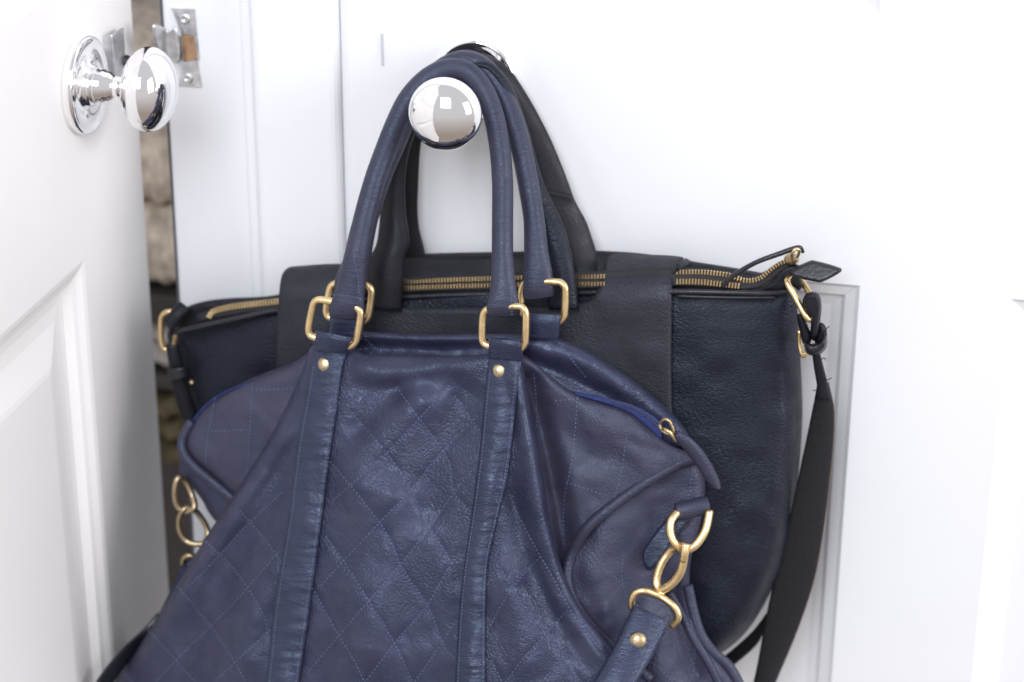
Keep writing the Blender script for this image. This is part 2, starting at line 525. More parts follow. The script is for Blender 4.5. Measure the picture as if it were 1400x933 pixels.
# strike plate on the frame
Ds = -0.0105
def quad_plate(name, pts, D, th, mat, parent, hole=None):
    V = [U(*p, D) for p in pts] + [U(*p, D - th) for p in pts]
    n = len(pts)
    F = [tuple(range(n)), tuple(range(2*n-1, n-1, -1))] + [(i, i+n, (i+1) % n + n, (i+1) % n) for i in range(n)]
    return bevel(make(name, V, F, mat, parent, smooth=False), 0.0004, 2)
plate = quad_plate('strike_plate', [(234,11),(266,12),(270,50),(248,48)], Ds, 0.0018, M['steel'], frame)
def sub_quad(name, pts, D, th, mat): return quad_plate(name, pts, D, th, mat, plate)
sub_quad('plate_lower', [(250,84),(270,83),(276,120),(244,118)], Ds, 0.0018, M['steel'])
sub_quad('plate_side', [(265.5,50),(270,50.5),(273,83),(269.5,82.5)], Ds, 0.0018, M['steel'])
sub_quad('plate_inner', [(239,48.5),(248.5,48.5),(250.5,83.5),(243,83.5)], Ds, 0.0018, M['steel'])
sub_quad('latch_hole', [(248,48),(266,50),(270,83),(250,84)], Ds - 0.0006, 0.001, M['wood'])
lip = patch('lip', [(209,34),(222,37),(231,42),(240,37),(244,60),(246,84),(238,86),(226,72),(214,66)],
            lambda x, y: 0.018 - (x - 209) / 37 * 0.027, lambda x, y: 0.0165 - (x - 209) / 37 * 0.027, M['steel'], plate, 3, 3, 0.0004)[0]
for (sx, sy) in ((252.5, 26), (256.5, 107)):
    s = lathe('screw', [(0.0042, 0), (0.0042, 0.0006), (0.0036, 0.0014), (0.0014, 0.0017), (0.0012, 0.0008)], U(sx, sy, Ds), (0, -1, 0), M['steel'], plate, 20)

# ================================================================== open door on the left
az = math.radians(-1.0)
sdir = np.array((math.sin(az), math.cos(az), 0.0))      # towards the free edge (away from the camera)
nL = np.array((math.cos(az), -math.sin(az), 0.0))       # face normal, towards the right
pe = U(204, 390, -0.005)                                   # a point of the free edge
def LD(px, py):
    q = on_plane(px, py, pe, nL) - pe
    return q @ sdir, q[2] + pe[2]
s_e = 0.0
sp, zp = LD(112, 358)          # top corner of the lower panel
su, zu = LD(90, -12)           # lower corner of the upper panel
sp = (sp + su) / 2
ldoor = empty('open_door', (pe[0], pe[1], 0.25))
props(ldoor, 'white panelled door on the left, standing ajar with a chrome oval knob', 'door')
s_near = -0.60
P0 = np.array((pe[0], pe[1], 0.0))
def lbox(name, s0, s1, z0, z1, mat=None, n0=-0.04, n1=0.0):
    c = P0 + sdir*(s0+s1)/2 + nL*(n0+n1)/2 + Z*(z0+z1)/2
    v, f = box_vf(c, sdir*(s1-s0)/2, nL*(n1-n0)/2, Z*(z1-z0)/2)
    return make(name, v, f, mat or M['paint2'], ldoor, smooth=False)
lbox('stile', sp, 0, 0.25, 2.0)
lbox('rail', s_near, sp - g, zp, zu)
prof = [(0, 0.0), (0.004, -0.001), (0.009, -0.004), (0.013, -0.0055), (0.018, -0.011), (0.024, -0.0115), (0.034, -0.0105), (0.058, -0.0045), (0.062, -0.004)]
panelize('panel', P0, sdir, Z, nL, (s_near, sp, 0.30, zp), prof, M['paint2'], ldoor)
panelize('panel', P0, sdir, Z, nL, (s_near, sp, zu, 1.85), prof, M['paint2'], ldoor)

def knob_set(name, origin, axis, parent, R, flat, reach, label=None, rose_r=0.031, screws=True):
    """rose, collar, neck and a rounded knob on one axis"""
    o = np.array(origin); ax = np.array(Vector(axis).normalized())
    pr = []
    for k in range(25):
        a = -math.pi/2 + math.pi*k/24
        r = R*math.cos(a)
        hh = reach + flat*math.sin(a)
        if k < 6: r = max(r, 0.0075)
        pr.append((r, hh))
    ball = lathe(name, pr, o, ax, M['chrome'], parent)
    rose = lathe('rose', [(rose_r, 0.0002), (rose_r, 0.006), (rose_r-0.0008, 0.0072), (rose_r-0.002, 0.0076), (rose_r-0.0030, 0.0070),
                          (0.0150, 0.0068), (0.0145, 0.0095), (0.0125, 0.0105)], o, ax, M['chrome'], ball)
    neck = lathe('neck', [(0.0125, 0.010), (0.0128, 0.014), (0.0115, 0.0155), (0.0118, 0.0175), (0.010, 0.019), (0.0098, 0.022), (0.0078, 0.024),
                          (0.0075, reach - flat*0.95), (0.0095, reach-flat*0.93), (0.0095, reach-flat*0.86), (0.0105, reach - flat*0.8)], o, ax, M['chrome'], ball, 32)
    return ball

kc = on_plane(110, 116, pe, nL)
knob_l = knob_set('door_knob', kc, nL, ldoor, 0.0292, 0.0185, 0.050, rose_r=0.034)
for ang in (60, 250):
    t1 = Z; t2 = sdir
    c = kc + nL*0.0064 + (t1*math.sin(math.radians(ang)) + t2*math.cos(math.radians(ang)))*0.0195
    lathe('screw', [(0.003, 0), (0.003, 0.0006), (0.0022, 0.0011), (0.0006, 0.0011)], c, nL, M['steel'], knob_l, 16)
# latch bracket above the rose and its dark screw
q = on_plane(151, 75, pe, nL)
bz0 = on_plane(152, 105, pe, nL)[2]; bz1 = on_plane(152, 40, pe, nL)[2]
v, f = box_vf(q + nL*0.006 + Z*((bz0+bz1)/2 - q[2]), sdir*0.011, nL*0.001, Z*(bz1-bz0)/2)
br = bevel(make('latch_bracket', v, f, M['steel'], ldoor, smooth=False), 0.0006)
v, f = box_vf(q + nL*0.003 + Z*((bz0+bz1)/2 - q[2]) - sdir*0.0115, sdir*0.001, nL*0.003, Z*(bz1-bz0)/2)
make('bracket_foot', v, f, M['steel'], br, smooth=False)
sc = on_plane(160, 83, pe, nL)
lathe('screw', [(0.0045, 0), (0.0045, 0.004), (0.0035, 0.006), (0.001, 0.0062)], sc + nL*0.004, nL, M['dark_screw'], br, 16)

# knob of the closed door
kn_c = U(652, 107, 0.0)
knob_r = knob_set('door_knob', kn_c, (0, -1, 0), door, 0.0250, 0.0185, 0.088, rose_r=0.029)

# ================================================================== what shows through the gap
gx0, gx1 = U(120, 300, -0.25)[0], U(262, 300, -0.25)[0]
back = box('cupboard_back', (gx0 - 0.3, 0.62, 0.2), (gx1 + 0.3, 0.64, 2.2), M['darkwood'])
props(back, kind='structure')
def zg(py): return U(215, py, -0.25)[2]
def folded(name, y0, y1, mat, label, layers):
    z1, z0 = zg(y0), zg(y1)
    th = (z1 - z0) / layers
    root = empty(name, ((gx0+gx1)/2, 0.35, z0))
    props(root, label, 'fabric', 'fabrics in the cupboard')
    for k in range(layers):
        V = []; F = []
        nseg, nx = 12, 30
        xs = np.linspace(gx0, gx1, nx)
        zc = z0 + th*(k+0.5)
        for i, x in enumerate(xs):
            wob = 0.003*math.sin(i*0.7 + k*2.1) + 0.002*math.sin(i*1.9 + k)
            for j in range(nseg):
                a = math.pi*(0.5 + j/(nseg-1))
                V.append((x, 0.27 + wob + 0.02*math.cos(a), zc + th*0.485*math.sin(a) + 0.003*math.sin(i*0.9+k)))
            V.append((x, 0.5, zc - th*0.485)); V.append((x, 0.5, zc + th*0.485))
        K = nseg + 2
        for i in range(nx-1):
            for j in range(K):
                l = (j+1) % K
                F.append((i*K+j, i*K+l, (i+1)*K+l, (i+1)*K+j))
        F.append(tuple(range(K))); F.append(tuple(range((nx-1)*K, nx*K)))
        make('fold', V, F, mat, root)
    return root
def shelf(name, y0, y1, label):
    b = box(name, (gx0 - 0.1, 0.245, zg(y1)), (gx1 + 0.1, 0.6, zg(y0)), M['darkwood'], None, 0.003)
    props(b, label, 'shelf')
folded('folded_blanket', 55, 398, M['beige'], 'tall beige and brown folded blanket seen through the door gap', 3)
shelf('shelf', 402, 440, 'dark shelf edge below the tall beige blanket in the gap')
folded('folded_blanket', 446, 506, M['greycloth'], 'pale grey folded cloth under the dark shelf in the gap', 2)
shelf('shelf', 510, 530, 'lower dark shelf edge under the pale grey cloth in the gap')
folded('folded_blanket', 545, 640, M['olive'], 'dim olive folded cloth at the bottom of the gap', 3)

# ================================================================== the black tote bag
def Dt(x, y):
    b = 0.052 + np.clip((y - 395) / 500, -0.1, 1.2) * 0.045
    b = b - 0.018 * np.clip((x - 900) / 200, 0, 1.3)**2 - 0.018 * np.clip((480 - x) / 260, 0, 1.3)**2
    b = b + 0.0022 * vnoise(x / 120, y / 150, 2) + 0.0010 * vnoise(x / 45, y / 30, 4)
    return b
tote = empty('tote_bag', tuple(U(650, 900, 0.03)))
props(tote, 'large black pebbled leather tote with brass zip hanging behind the navy handbag', 'bag')
body, tb = patch('body', [(230,452),(260,448),(330,432),(420,416),(560,404),(760,398),(930,397),(1000,399),(1050,400),(1078,398),(1088,412),(1092,450),(1095,500),(1097,570),(1090,662),(1074,760),
                          (1046,825),(1014,871),(978,897),(880,935),(700,960),(480,955),(380,900),(330,800),(300,680),(270,585),(246,525),(233,478)],
                 Dt, 0.008, M['tote'], tote, 5, 34, 0.030,
                 dropfun=lambda x, y: np.clip((y - 385) / 160, 0.12, 1))
# inside/back wall seen above the zip
def Db(x, y): return 0.020 + 0.018 * np.clip((y - 345) / 55, 0, 1) + 0.001 * vnoise(x / 50, y / 20, 6)
patch('back_wall', [(236,447),(250,424),(268,415),(300,409),(385,402),(450,374),(520,352),(580,347),(715,344),(815,343),(880,347),(950,358),(1040,373),(1070,383),(1072,404),(930,410),(500,425),(250,462)],
      Db, 0.006, M['tote_plain'], tote, 5, 6, 0.004)
# front binding roll along the top edge
def polyD(pts, D): return [(a, b, D) for a, b in pts]
tube('top_binding', [(234,455,.052),(262,449,.053),(330,434,.055),(380,424,.054),(560,406,.051),(760,401,.051),(930,399,.056),(1000,400,.053),(1050,401,.048),(1078,398,.042)], 0.0022, M['tote_edge'], tote, n=10, segs=10)
tube('top_binding', [(925,405,.058),(1000,407,.055),(1060,407,.048)], 0.0012, M['tote_edge'], tote, n=10, segs=8)
# zip tapes and teeth
def Dz(x, y): return 0.040 + 0.012 * np.clip((y - 370) / 30, 0, 1)
ladder('zip_tape', [(268,431,.046),(300,420,.046),(380,408,.046),(450,396,.046),(555,380,.046),(720,373,.046),(820,371,.046),(930,366,.045),(1000,371,.044),(1024,378,.043),(1042,373,.043),(1062,360,.042),(1080,352,.04)],
       [(272,440,.049),(310,432,.051),(385,420,.053),(450,410,.053),(555,400,.053),(720,396,.053),(820,394,.053),(930,391,.052),(1000,395,.05),(1024,396,.048),(1048,388,.046),(1066,374,.044),(1084,362,.042)],
       M['ziptape'], tote, 0.0015, 90, 7)
def teeth(name, pts, D, mat, parent, spacing=4.2, wpx=2.0, lpx=3.6):
    c = resample(catmull(pts, 10), step=spacing)
    A = Acc()
    T = np.gradient(c, axis=0); T /= np.linalg.norm(T, axis=1)[:, None]
    for i in range(len(c)):
        p = U(c[i,0], c[i,1], D); p1 = U(c[i,0]+T[i,0], c[i,1]+T[i,1], D); p2 = U(c[i,0]-T[i,1], c[i,1]+T[i,0], D)
        a = (p1-p)*wpx/2; b = (p2-p)*lpx/2
        v, f = box_vf(p, a, b, np.array((0, -0.0009, 0)))
        A.add(v, f)
    o = A.make(name, mat, parent, smooth=False)
    o['kind'] = 'stuff'
    return o
teeth('zip_teeth', [(286,433),(290,427),(300,423),(320,419),(380,412)], 0.0535, M['gold'], tote, lpx=7)
teeth('zip_teeth', [(500,391),(555,385.5),(640,382),(720,379.5),(795,378.5),(826,378)], 0.0510, M['gold'], tote, lpx=4.5)
teeth('zip_teeth', [(500,398),(555,394),(640,391),(720,389),(795,388.5),(826,388)], 0.0545, M['gold'], tote, lpx=4.5)
teeth('zip_teeth', [(926,372),(965,372.5),(1000,377),(1012,382),(1025,384),(1040,380),(1053,369),(1064,361),(1076,356)], 0.0490, M['gold'], tote, lpx=5)
teeth('zip_teeth', [(926,385),(945,385),(965,386),(990,389),(1010,391)], 0.0535, M['gold'], tote, lpx=6.5)
# zip end: rising corner, slider, cord pull, leather tab
patch('zip_end', [(1012,397),(1040,391),(1054,382),(1064,370),(1080,361),(1094,364),(1090,380),(1076,396),(1050,400)], lambda x, y: 0.050 - 0.0002*(x-1012)*0.3, 0.03, M['tote_plain'], tote, 3, 8, 0.006)
patch('zip_tab', [(1080,371),(1106,357),(1112,356),(1150,367),(1150,372),(1124,386),(1117,386),(1084,378)], lambda x, y: 0.052 + 0.0003*(y-356), lambda x, y: 0.047 + 0.0003*(y-356), M['tote_edge'], tote, 2.5, 4, 0.003)
sl = patch('zip_slider', [(1072,352),(1080,346),(1090,349),(1092,358),(1084,362),(1074,360)], lambda x, y: 0.050+0*x, 0.04, M['antique'], tote, 2, 4, 0.004)[0]
tube('slider_loop', [(1084,356,.053),(1083,347,.058),(1088,341,.058),(1093,343,.056),(1090,352,.052)], 0.0011, M['gold'], sl, n=5, segs=8)
tube('cord_pull', [(1098,345,.05),(1094,339,.052),(1086,340,.054),(1066,347,.056),(1036,358,.058),(1012,371,.058),(996,383,.058),(988,393,.058)], [0.0012,0.0016,0.0018,0.0018,0.0017,0.0017,0.0017,0.0016], M['tote_edge'], tote, n=6, segs=10)
# yoke: the wide leather flap that folds over the top and carries the handles
def Dy(x, y):
    b = Dt(x, np.maximum(y, 400)) + 0.0075
    top = np.clip((415 - y) / 66, 0, 1)
    return b - 0.032 * top**2.2 * np.clip(np.maximum((x - 700)/120, (520 - x)/40), 0, 1)
yoke, yb = patch('yoke', [(379,440),(382,396),(386,375),(394,366),(405,364),(470,361),(478,368),(486,400),(500,416),(522,420),(620,421),(700,420),(780,416),(804,412),(814,402),(822,382),(828,358),
                          (836,348),(870,348),(935,352),(928,362),(921,378),(919,410),(918,480),(919,560),(925,640),(938,760),(700,800),(420,760),(384,600),(378,520)],
      Dy, lambda x, y: Dy(x, y) - 0.003, M['tote_flap'], tote, 4, 5, 0.0018, smoothn=6)
ladder('yoke_turnover', [(926,360,.058),(932,356,.045),(938,353,.03)], [(918,376,.062),(936,366,.048),(946,358,.03)], M['tote_plain'], tote, 0.002, 10, 5)
# handles of the tote
def strip(name, L, R, mat, th=0.003, bul=0.0015, n=50, m=9): return ladder(name, L, R, mat, tote, th, n, m, bul)
# rear handle over the neck of the knob
strip('handle', [(540,372,.018),(538,330,.018),(536,290,.018),(538,240,.018),(548,195,.018),(562,150,.018),(588,112,.018),(628,84,.018),(664,84,.018),(686,112,.018),(700,148,.018),(716,200,.02),(728,242,.022),(736,264,.024)],
      [(584,372,.016),(581,345,.016),(572,305,.016),(572,250,.016),(576,195,.016),(586,158,.016),(604,128,.016),(632,104,.016),(652,72,.010),(690,88,.010),(716,122,.010),(748,180,.012),(770,231,.014),(786,275,.016)], M['tote_plain'])
strip('handle_fold', [(735,256,.023),(744,285,.026),(760,312,.027),(772,340,.029),(784,372,.031),(792,380,.033)], [(783,268,.018),(790,282,.016),(801,302,.016),(811,330,.017),(816,346,.018),(828,372,.022)], M['tote_plain'], n=24)
# front handle
strip('handle', [(502,424,.066),(503,385,.064),(503,358,.060),(514,335,.056),(518,310,.052),(523,252,.044),(534,205,.040),(552,160,.036),(580,118,.032),(620,96,.030)],
      [(549,426,.064),(551,385,.062),(554,352,.058),(560,335,.054),(559,319,.052),(555,291,.048),(555,236,.042),(566,188,.038),(590,150,.034),(624,112,.030)], M['tote_plain'], 0.004, 0.004)
strip('handle', [(626,98,.028),(662,100,.028),(684,130,.030),(700,180,.034),(715,240,.042),(722,300,.050),(735,345,.055),(744,390,.060),(750,424,.064)],
      [(630,82,.026),(670,84,.026),(700,118,.028),(722,175,.032),(744,250,.040),(770,306,.048),(779,336,.053),(787,375,.058),(792,424,.063)], M['tote'], 0.004, 0.004)
# right ring and shoulder strap
rr = tube('strap_ring', [(1076,386,.052),(1088,408,.056),(1100,430,.060),(1106,437,.060),(1114,432,.056),(1117,422,.052),(1107,402,.046),(1097,386,.040),(1088,379,.040),(1079,380,.046)], 0.0022, M['gold'], tote, n=5, closed=True, segs=12, view=False)
patch('ring_loop', [(1070,388),(1074,379),(1084,376),(1094,380),(1098,390),(1092,398),(1084,392),(1078,398),(1072,398)], lambda x, y: 0.047+0*x, 0.03, M['tote_plain'], tote, 2.5, 5, 0.006)
strapT = empty('shoulder_strap', tuple(np.array(U(1100, 700, 0.03)) - np.array(tote.location))); strapT.parent = tote
def sp_patch(name, poly, D, th, mat): return patch(name, poly, (lambda x, y: D + 0*x), D - th, mat, strapT, 2.5, 6, th*0.8)[0]
sp_patch('strap_loop', [(1097,414),(1101,403),(1110,399),(1119,402),(1123,415),(1122,435),(1118,458),(1113,467),(1108,460),(1108,436),(1101,428)], 0.063, 0.010, M['tote_plain'])
sp_patch('strap_end', [(1090,430),(1097,430),(1104,444),(1110,462),(1106,472),(1098,470),(1093,452)], 0.058, 0.006, M['tote_plain'])
sp_patch('strap_end', [(1120,441),(1128,445),(1131,460),(1126,470),(1114,470),(1117,456)], 0.056, 0.006, M['tote_plain'])
sp_patch('keeper', [(1100,467),(1108,470),(1118,468),(1129,458),(1131,472),(1125,482),(1112,487),(1102,482)], 0.068, 0.014, M['tote_edge'])
tube('buckle', [(1093,452,.05),(1093,468,.05),(1096,484,.052),(1100,487,.052),(1101,482,.052)], 0.0016, M['gold'], strapT, n=5, segs=8)
ladder('narrow_strap', [(1110,482,.056),(1113,505,.054),(1117,530,.05),(1116,545,.048)], [(1121,482,.056),(1127,505,.052),(1133,530,.048),(1137,548,.046)], M['tote_plain'], strapT, 0.003, 16, 7, 0.001)
ladder('webbing', [(1117,526,.046),(1113,548,.046),(1101,607,.046),(1079,709,.048),(1051,825,.052),(1030,933,.056),(1005,1020,.058)],
       [(1132,524,.046),(1140,565,.040),(1134,653,.036),(1116,778,.036),(1093,853,.040),(1060,933,.044),(1030,1020,.05)], M['webbing'], strapT, 0.002, 60, 11, 0.003)
ladder('webbing_edge', [(1131.5,522,.0455),(1139.5,565,.0395),(1133.5,653,.0355),(1115.5,778,.0355),(1092.5,853,.0395),(1059.5,933,.0435)],
       [(1133,522,.0455),(1141,565,.0395),(1135,653,.0355),(1117,778,.0355),(1094,853,.0395),(1061,933,.0435)], M['raw_edge'], strapT, 0.0012, 40, 5)
ladder('webbing_end', [(1048,838,.03),(1030,862,.03),(1004,886,.032),(984,902,.034)], [(1050,852,.03),(1036,880,.03),(1008,906,.032),(990,918,.034)], M['webbing'], strapT, 0.003, 20, 7)
# left ring and strap
tube('strap_ring', [(234,427,.050),(226,428,.05),(221,434,.05),(220,450,.05),(221,468,.05),(225,477,.05),(233,479,.05),(239,470,.046),(240,440,.046)], 0.0021, M['gold'], tote, n=5, closed=True, segs=12, view=False)
ladder('ring_loop', [(225,434,.052),(236,422,.05),(246,412,.044)], [(234,458,.054),(246,440,.053),(262,424,.046)], M['tote_plain'], tote, 0.003, 12, 7, 0.002)
ladder('strap_end', [(226,470,.052),(231,500,.052),(236,530,.05),(246,565,.046),(262,600,.042)], [(244,472,.050),(252,505,.05),(260,535,.048),(272,570,.044),(284,610,.04)], M['tote_plain'], tote, 0.004, 20, 7, 0.002)
ladder('keeper', [(228,506,.058),(232,521,.058)], [(256,502,.056),(260,517,.056)], M['tote_edge'], tote, 0.004, 6, 9, 0.004)
lathe('rivet', [(0.0018, 0), (0.0018, 0.0006), (0.001, 0.0012), (0.0002, 0.0013)], U(262, 523, 0.049), -np.array(fwd), M['gold'], tote, 14)

# ================================================================== the navy quilted handbag
bag = empty('handbag', tuple(U(560, 1000, 0.12)))
props(bag, 'soft navy leather handbag with diamond stitching, brass rings and rolled handles, hanging in front', 'bag')

QUILT = [
 [(481,565),(527,618),(560,667),(585,718),(620,774),(627,797)], [(543,530),(574,574),(613,630),(622,676),(641,695)], [(622,542),(655,588)],
 [(452,632),(497,686),(530,732),(548,774),(585,829),(608,885),(620,899)], [(446,735),(470,768),(506,825),(539,880),(564,933),(590,985)], [(425,800),(455,855),(485,905),(510,960)],
 [(456,684),(525,623),(569,577),(613,528)], [(440,800),(460,778),(516,718),(560,672),(599,625),(652,570)], [(425,915),(470,862),(506,820),(553,765),(590,718),(622,672),(648,640)],
 [(470,968),(505,925),(539,880),(583,829),(613,778),(630,753)], [(535,975),(571,927),(604,880),(624,849)],
 [(694,672),(720,727),(757,792),(785,843),(822,888)], [(687,783),(710,820),(748,871),(790,927),(820,965)], [(672,905),(700,960)], [(668,860),(690,820),(712,790),(738,762)], [(672,960),(712,905),(745,868),(775,835)],
 [(282,741),(324,783),(361,843),(368,870)], [(243,802),(289,857),(320,904),(345,950)], [(203,862),(250,913),(285,955)], [(329,699),(373,751),(384,768)], [(168,918),(195,950)],
 [(259,802),(296,764),(338,718),(385,674)], [(215,930),(245,899),(292,853),(329,815),(380,756)], [(280,945),(329,899),(369,862)]]
FOLDS = [  # polyline, height (m), half-width
 ([(480,500),(530,512),(590,505),(660,492)], 0.0045, 16), ([(478,532),(520,530),(570,520),(620,505)], -0.0030, 14),
 ([(590,525),(560,560),(525,590),(490,640),(470,700)], 0.0060, 30), ([(560,520),(520,560),(478,600)], -0.0045, 18),
 ([(655,520),(630,560),(600,640),(575,740)], -0.0055, 34), ([(540,640),(510,720),(500,830),(490,930)], 0.0080, 42),
 ([(705,500),(722,560),(733,630),(745,700),(768,770),(805,835),(860,895)], 0.0100, 16), ([(697,640),(705,700),(722,770),(760,850),(800,910)], -0.0070, 17),
 ([(690,790),(705,850),(730,930)], 0.0040, 24), ([(402,600),(360,680),(320,770),(280,860),(260,930)], -0.0080, 32),
 ([(400,520),(370,600),(325,680),(270,770),(215,860)], 0.0050, 20), ([(380,760),(345,830),(325,930)], 0.0050, 26)]
def Df(x, y):
    b = 0.112 + np.clip((y - 455) / 480, -0.1, 1.3) * 0.080
    b = b - 0.020 * np.clip(np.abs(x - 560) / 400, 0, 1.3)**2 - 0.030 * np.clip((330 - x) / 170, 0, 1.2) * np.clip((y - 650) / 200, 0, 1)
    for pts, a, w in FOLDS:
        d, t, s = dist_poly(x, y, catmull(pts, 4))
        b = b + a * np.exp(-(d / w)**2) * np.clip(np.minimum(t, 1 - t) * 6 + 0.15, 0, 1)
    b = b + 0.0024 * vnoise(x / 75, y / 90, 1) + 0.0008 * vnoise((x + y) / 34, (x - y) / 55, 7) + 0.00016 * vnoise((x - y) / 13, (x + y) / 24, 8)
    return b
def quilt_depth(x, y):
    q = np.zeros(x.shape)
    for pts in QUILT:
        d, _, _ = dist_poly(x, y, catmull(pts, 3))
        q = np.maximum(q, np.exp(-(d / 5.0)**2))
    return q
def Dfq(x, y): return Df(x, y) - 0.0007 * quilt_depth(x, y)
front_poly = [(428,472),(414,505),(394,550),(368,600),(340,645),(311,690),(280,737),(250,787),(215,845),(185,892),(158,933),(140,975),(180,1005),(400,1012),(700,1012),(880,1010),
              (905,965),(872,918),(836,880),(797,836),(770,782),(754,722),(744,660),(735,600),(724,545),(716,505),(706,480),(690,482),(640,486),(560,486),(500,484),(470,472)]
front, fb = patch('front_panel', front_poly, Dfq, lambda x, y: Df(x, y)*0 + 0.085, M['navy'], bag, 3.4, 26, 0.022, smoothn=6,
                  dropfun=lambda x, y: np.clip((y - 470) / 90, 0.25, 1))

def stitches(name, lines, Dfun, parent, mat, spacing=5.6, ln=2.9, wd=1.5, off=0.0003, smooth=4):
    A = Acc()
    for pts in lines:
        c = catmull(pts, smooth) if len(pts) > 1 else np.array(pts)
        c = resample(c[:, :2], step=spacing)
        if len(c) < 2: continue
        T = np.gradient(c, axis=0); T /= np.linalg.norm(T, axis=1)[:, None]
        a0 = c - T * ln / 2; a1 = c + T * ln / 2
        D0 = Dfun(a0[:, 0], a0[:, 1]) + off; D1 = Dfun(a1[:, 0], a1[:, 1]) + off
        P0_ = U(a0[:, 0], a0[:, 1], D0); P1_ = U(a1[:, 0], a1[:, 1], D1)
        for p, q in zip(P0_, P1_):
            ax = (q - p) / 2
            if np.linalg.norm(ax) < 1e-6: continue
            mid = (p + q) / 2
            vd = mid - CP; vd /= np.linalg.norm(vd)
            sd = np.cross(ax, vd); sd /= np.linalg.norm(sd)
            w = wd * MM * 0.5 * random.uniform(0.85, 1.15)
            V = []
            for (k, e) in ((-1, 0.55), (-0.5, 1.0), (0.5, 1.0), (1, 0.55)):
                for (u, h) in ((-1, -0.4), (-0.5, 0.8), (0.5, 0.8), (1, -0.4)):
                    V.append(mid + ax*k + sd*w*u*e - vd*w*h*e)
            F = []
            for i in range(3):
                for j in range(3):
                    F.append((i*4+j, i*4+j+1, i*4+5+j, i*4+4+j))
            A.add(V, F)
    o = A.make(name, mat, parent)
    o['kind'] = 'stuff'
    return o
stitches('quilt_stitching', QUILT, Dfq, front, M['thread'])

# vertical straps sewn on the front
SL = ([(430,452),(428,478),(424,505),(415,560),(405,616),(394,709),(375,825),(364,933),(355,1000)], [(478,462),(474,482),(468,505),(461,560),(452,616),(440,709),(424,830),(409,933),(400,1000)])
SR = ([(669,462),(668,490),(664,523),(656,610),(645,700),(630,810),(622,933),(620,1000)], [(716,474),(713,500),(708,523),(702,590),(694,653),(676,730),(666,780),(664,933),(664,1000)])
def Dst(x, y):
    b = 0.112 + np.clip((y - 455) / 480, -0.1, 1.3) * 0.080 - 0.020 * np.clip(np.abs(x - 560) / 400, 0, 1.3)**2
    return 0.65 * np.maximum(Df(x, y), b) + 0.35 * b
def Dstrap(x, y): return np.maximum(Dst(x, y), Df(x, y) + 0.0006)
straps = []
for (L, R) in (SL, SR):
    s = ladder('strap', L, R, M['navy_strap'], bag, 0.0028, 220, 17, 0.0022, 0.10, Dfun=Dstrap, off=0.0004, wr=0.00040)
    straps.append(s)
    La = resample(catmull(L, 8), n=12); Ra = resample(catmull(R, 8), n=12)
    l1 = La * 0.90 + Ra * 0.10; r1 = La * 0.10 + Ra * 0.90
    l1 = l1[1:]; r1 = r1[1:]
    fn = lambda x, y: Dstrap(x, y) + 0.0040
    stitches('strap_stitching', [l1.tolist(), r1.tolist(), [(l1[0] + (r1[0]-l1[0])*k).tolist() for k in (0, 0.5, 1)]], fn, s, M['thread'], 4.6, 2.9, 1.1)
for (rx, ry), s in zip(((446, 498), (685, 507)), straps):
    R = 0.0058
    o = U(rx, ry, float(Dstrap(np.array(float(rx)), np.array(float(ry)))) + 0.003)
    lathe('rivet', [(R*1.0, -0.001), (R, 0.0004), (R*0.93, 0.0014), (R*0.75, 0.0023), (R*0.45, 0.0029), (R*0.15, 0.0031), (0.0001, 0.0031)], o, -np.array(fwd), M['antique'], s, 28)

# top/back panel behind the zip
def Dtop(x, y):
    b = 0.098 + np.clip((y - 455) / 120, -0.2, 1.2) * 0.004
    for pts, a, w in [([(700,470),(780,490),(850,530),(910,575)], 0.004, 12), ([(710,485),(770,512),(840,545)], -0.004, 10), ([(480,474),(600,478),(690,474)], -0.006, 12), ([(480,459),(600,462),(690,460)], 0.003, 8)]:
        d, t, s = dist_poly(x, y, catmull(pts, 4)); b = b + a * np.exp(-(d / w)**2)
    return b + 0.0012 * vnoise(x / 30, y / 24, 9) + 0.0005 * vnoise((x+y) / 12, (x-y) / 20, 3)
patch('top_panel', [(425,470),(450,456),(480,453),(600,457),(690,456),(750,458),(772,466),(800,478),(860,516),(905,552),(930,578),(942,600),(920,612),(880,600),(830,575),(760,540),(700,515),(600,505),(470,500)],
      Dtop, 0.080, M['navy'], bag, 3.6, 12, 0.010)
stitches('top_stitching', [[(765,470),(780,490),(800,515)], [(500,465),(520,482)]], Dtop, bag, M['thread'], 5, 3.2, 1.2)

# right shoulder of the front (between the fold and the piping)
SH = [([(735,505),(780,560),(850,605),(905,628)], 0.0022, 26), ([(750,560),(800,610),(860,640)], -0.0022, 20), ([(722,520),(738,580),(756,660),(772,740),(790,800)], -0.013, 16), ([(850,600),(880,612),(925,622)], -0.0014, 8), ([(800,560),(850,590),(890,600)], 0.0012, 12), ([(780,660),(830,650),(880,640)], 0.0014, 16)]
def Dsh(x, y):
    b = 0.106 + np.clip((y - 480) / 400, 0, 1.1) * 0.050 - 0.012 * np.clip((x - 740) / 200, 0, 1.2)
    for pts, a, w in SH:
        d, t, s = dist_poly(x, y, catmull(pts, 4)); b = b + a * np.exp(-(d / w)**2)
    return b + 0.0011 * vnoise(x / 50, y / 50, 12) + 0.00045 * vnoise((x - y) / 22, (x + y) / 34, 13) + 0.00018 * vnoise(x / 11, y / 13, 14)
pipe_r = [(962,636),(950,628),(930,633),(890,655),(840,690),(803,722),(782,757),(775,792),(788,830),(815,865),(850,897),(890,930)]
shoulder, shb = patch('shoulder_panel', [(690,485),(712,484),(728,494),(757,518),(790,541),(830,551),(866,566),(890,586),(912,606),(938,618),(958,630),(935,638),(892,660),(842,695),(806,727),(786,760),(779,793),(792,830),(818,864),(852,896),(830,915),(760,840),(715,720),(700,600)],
      Dsh, 0.080, M['navy_soft'], bag, 3.4, 10, 0.006)
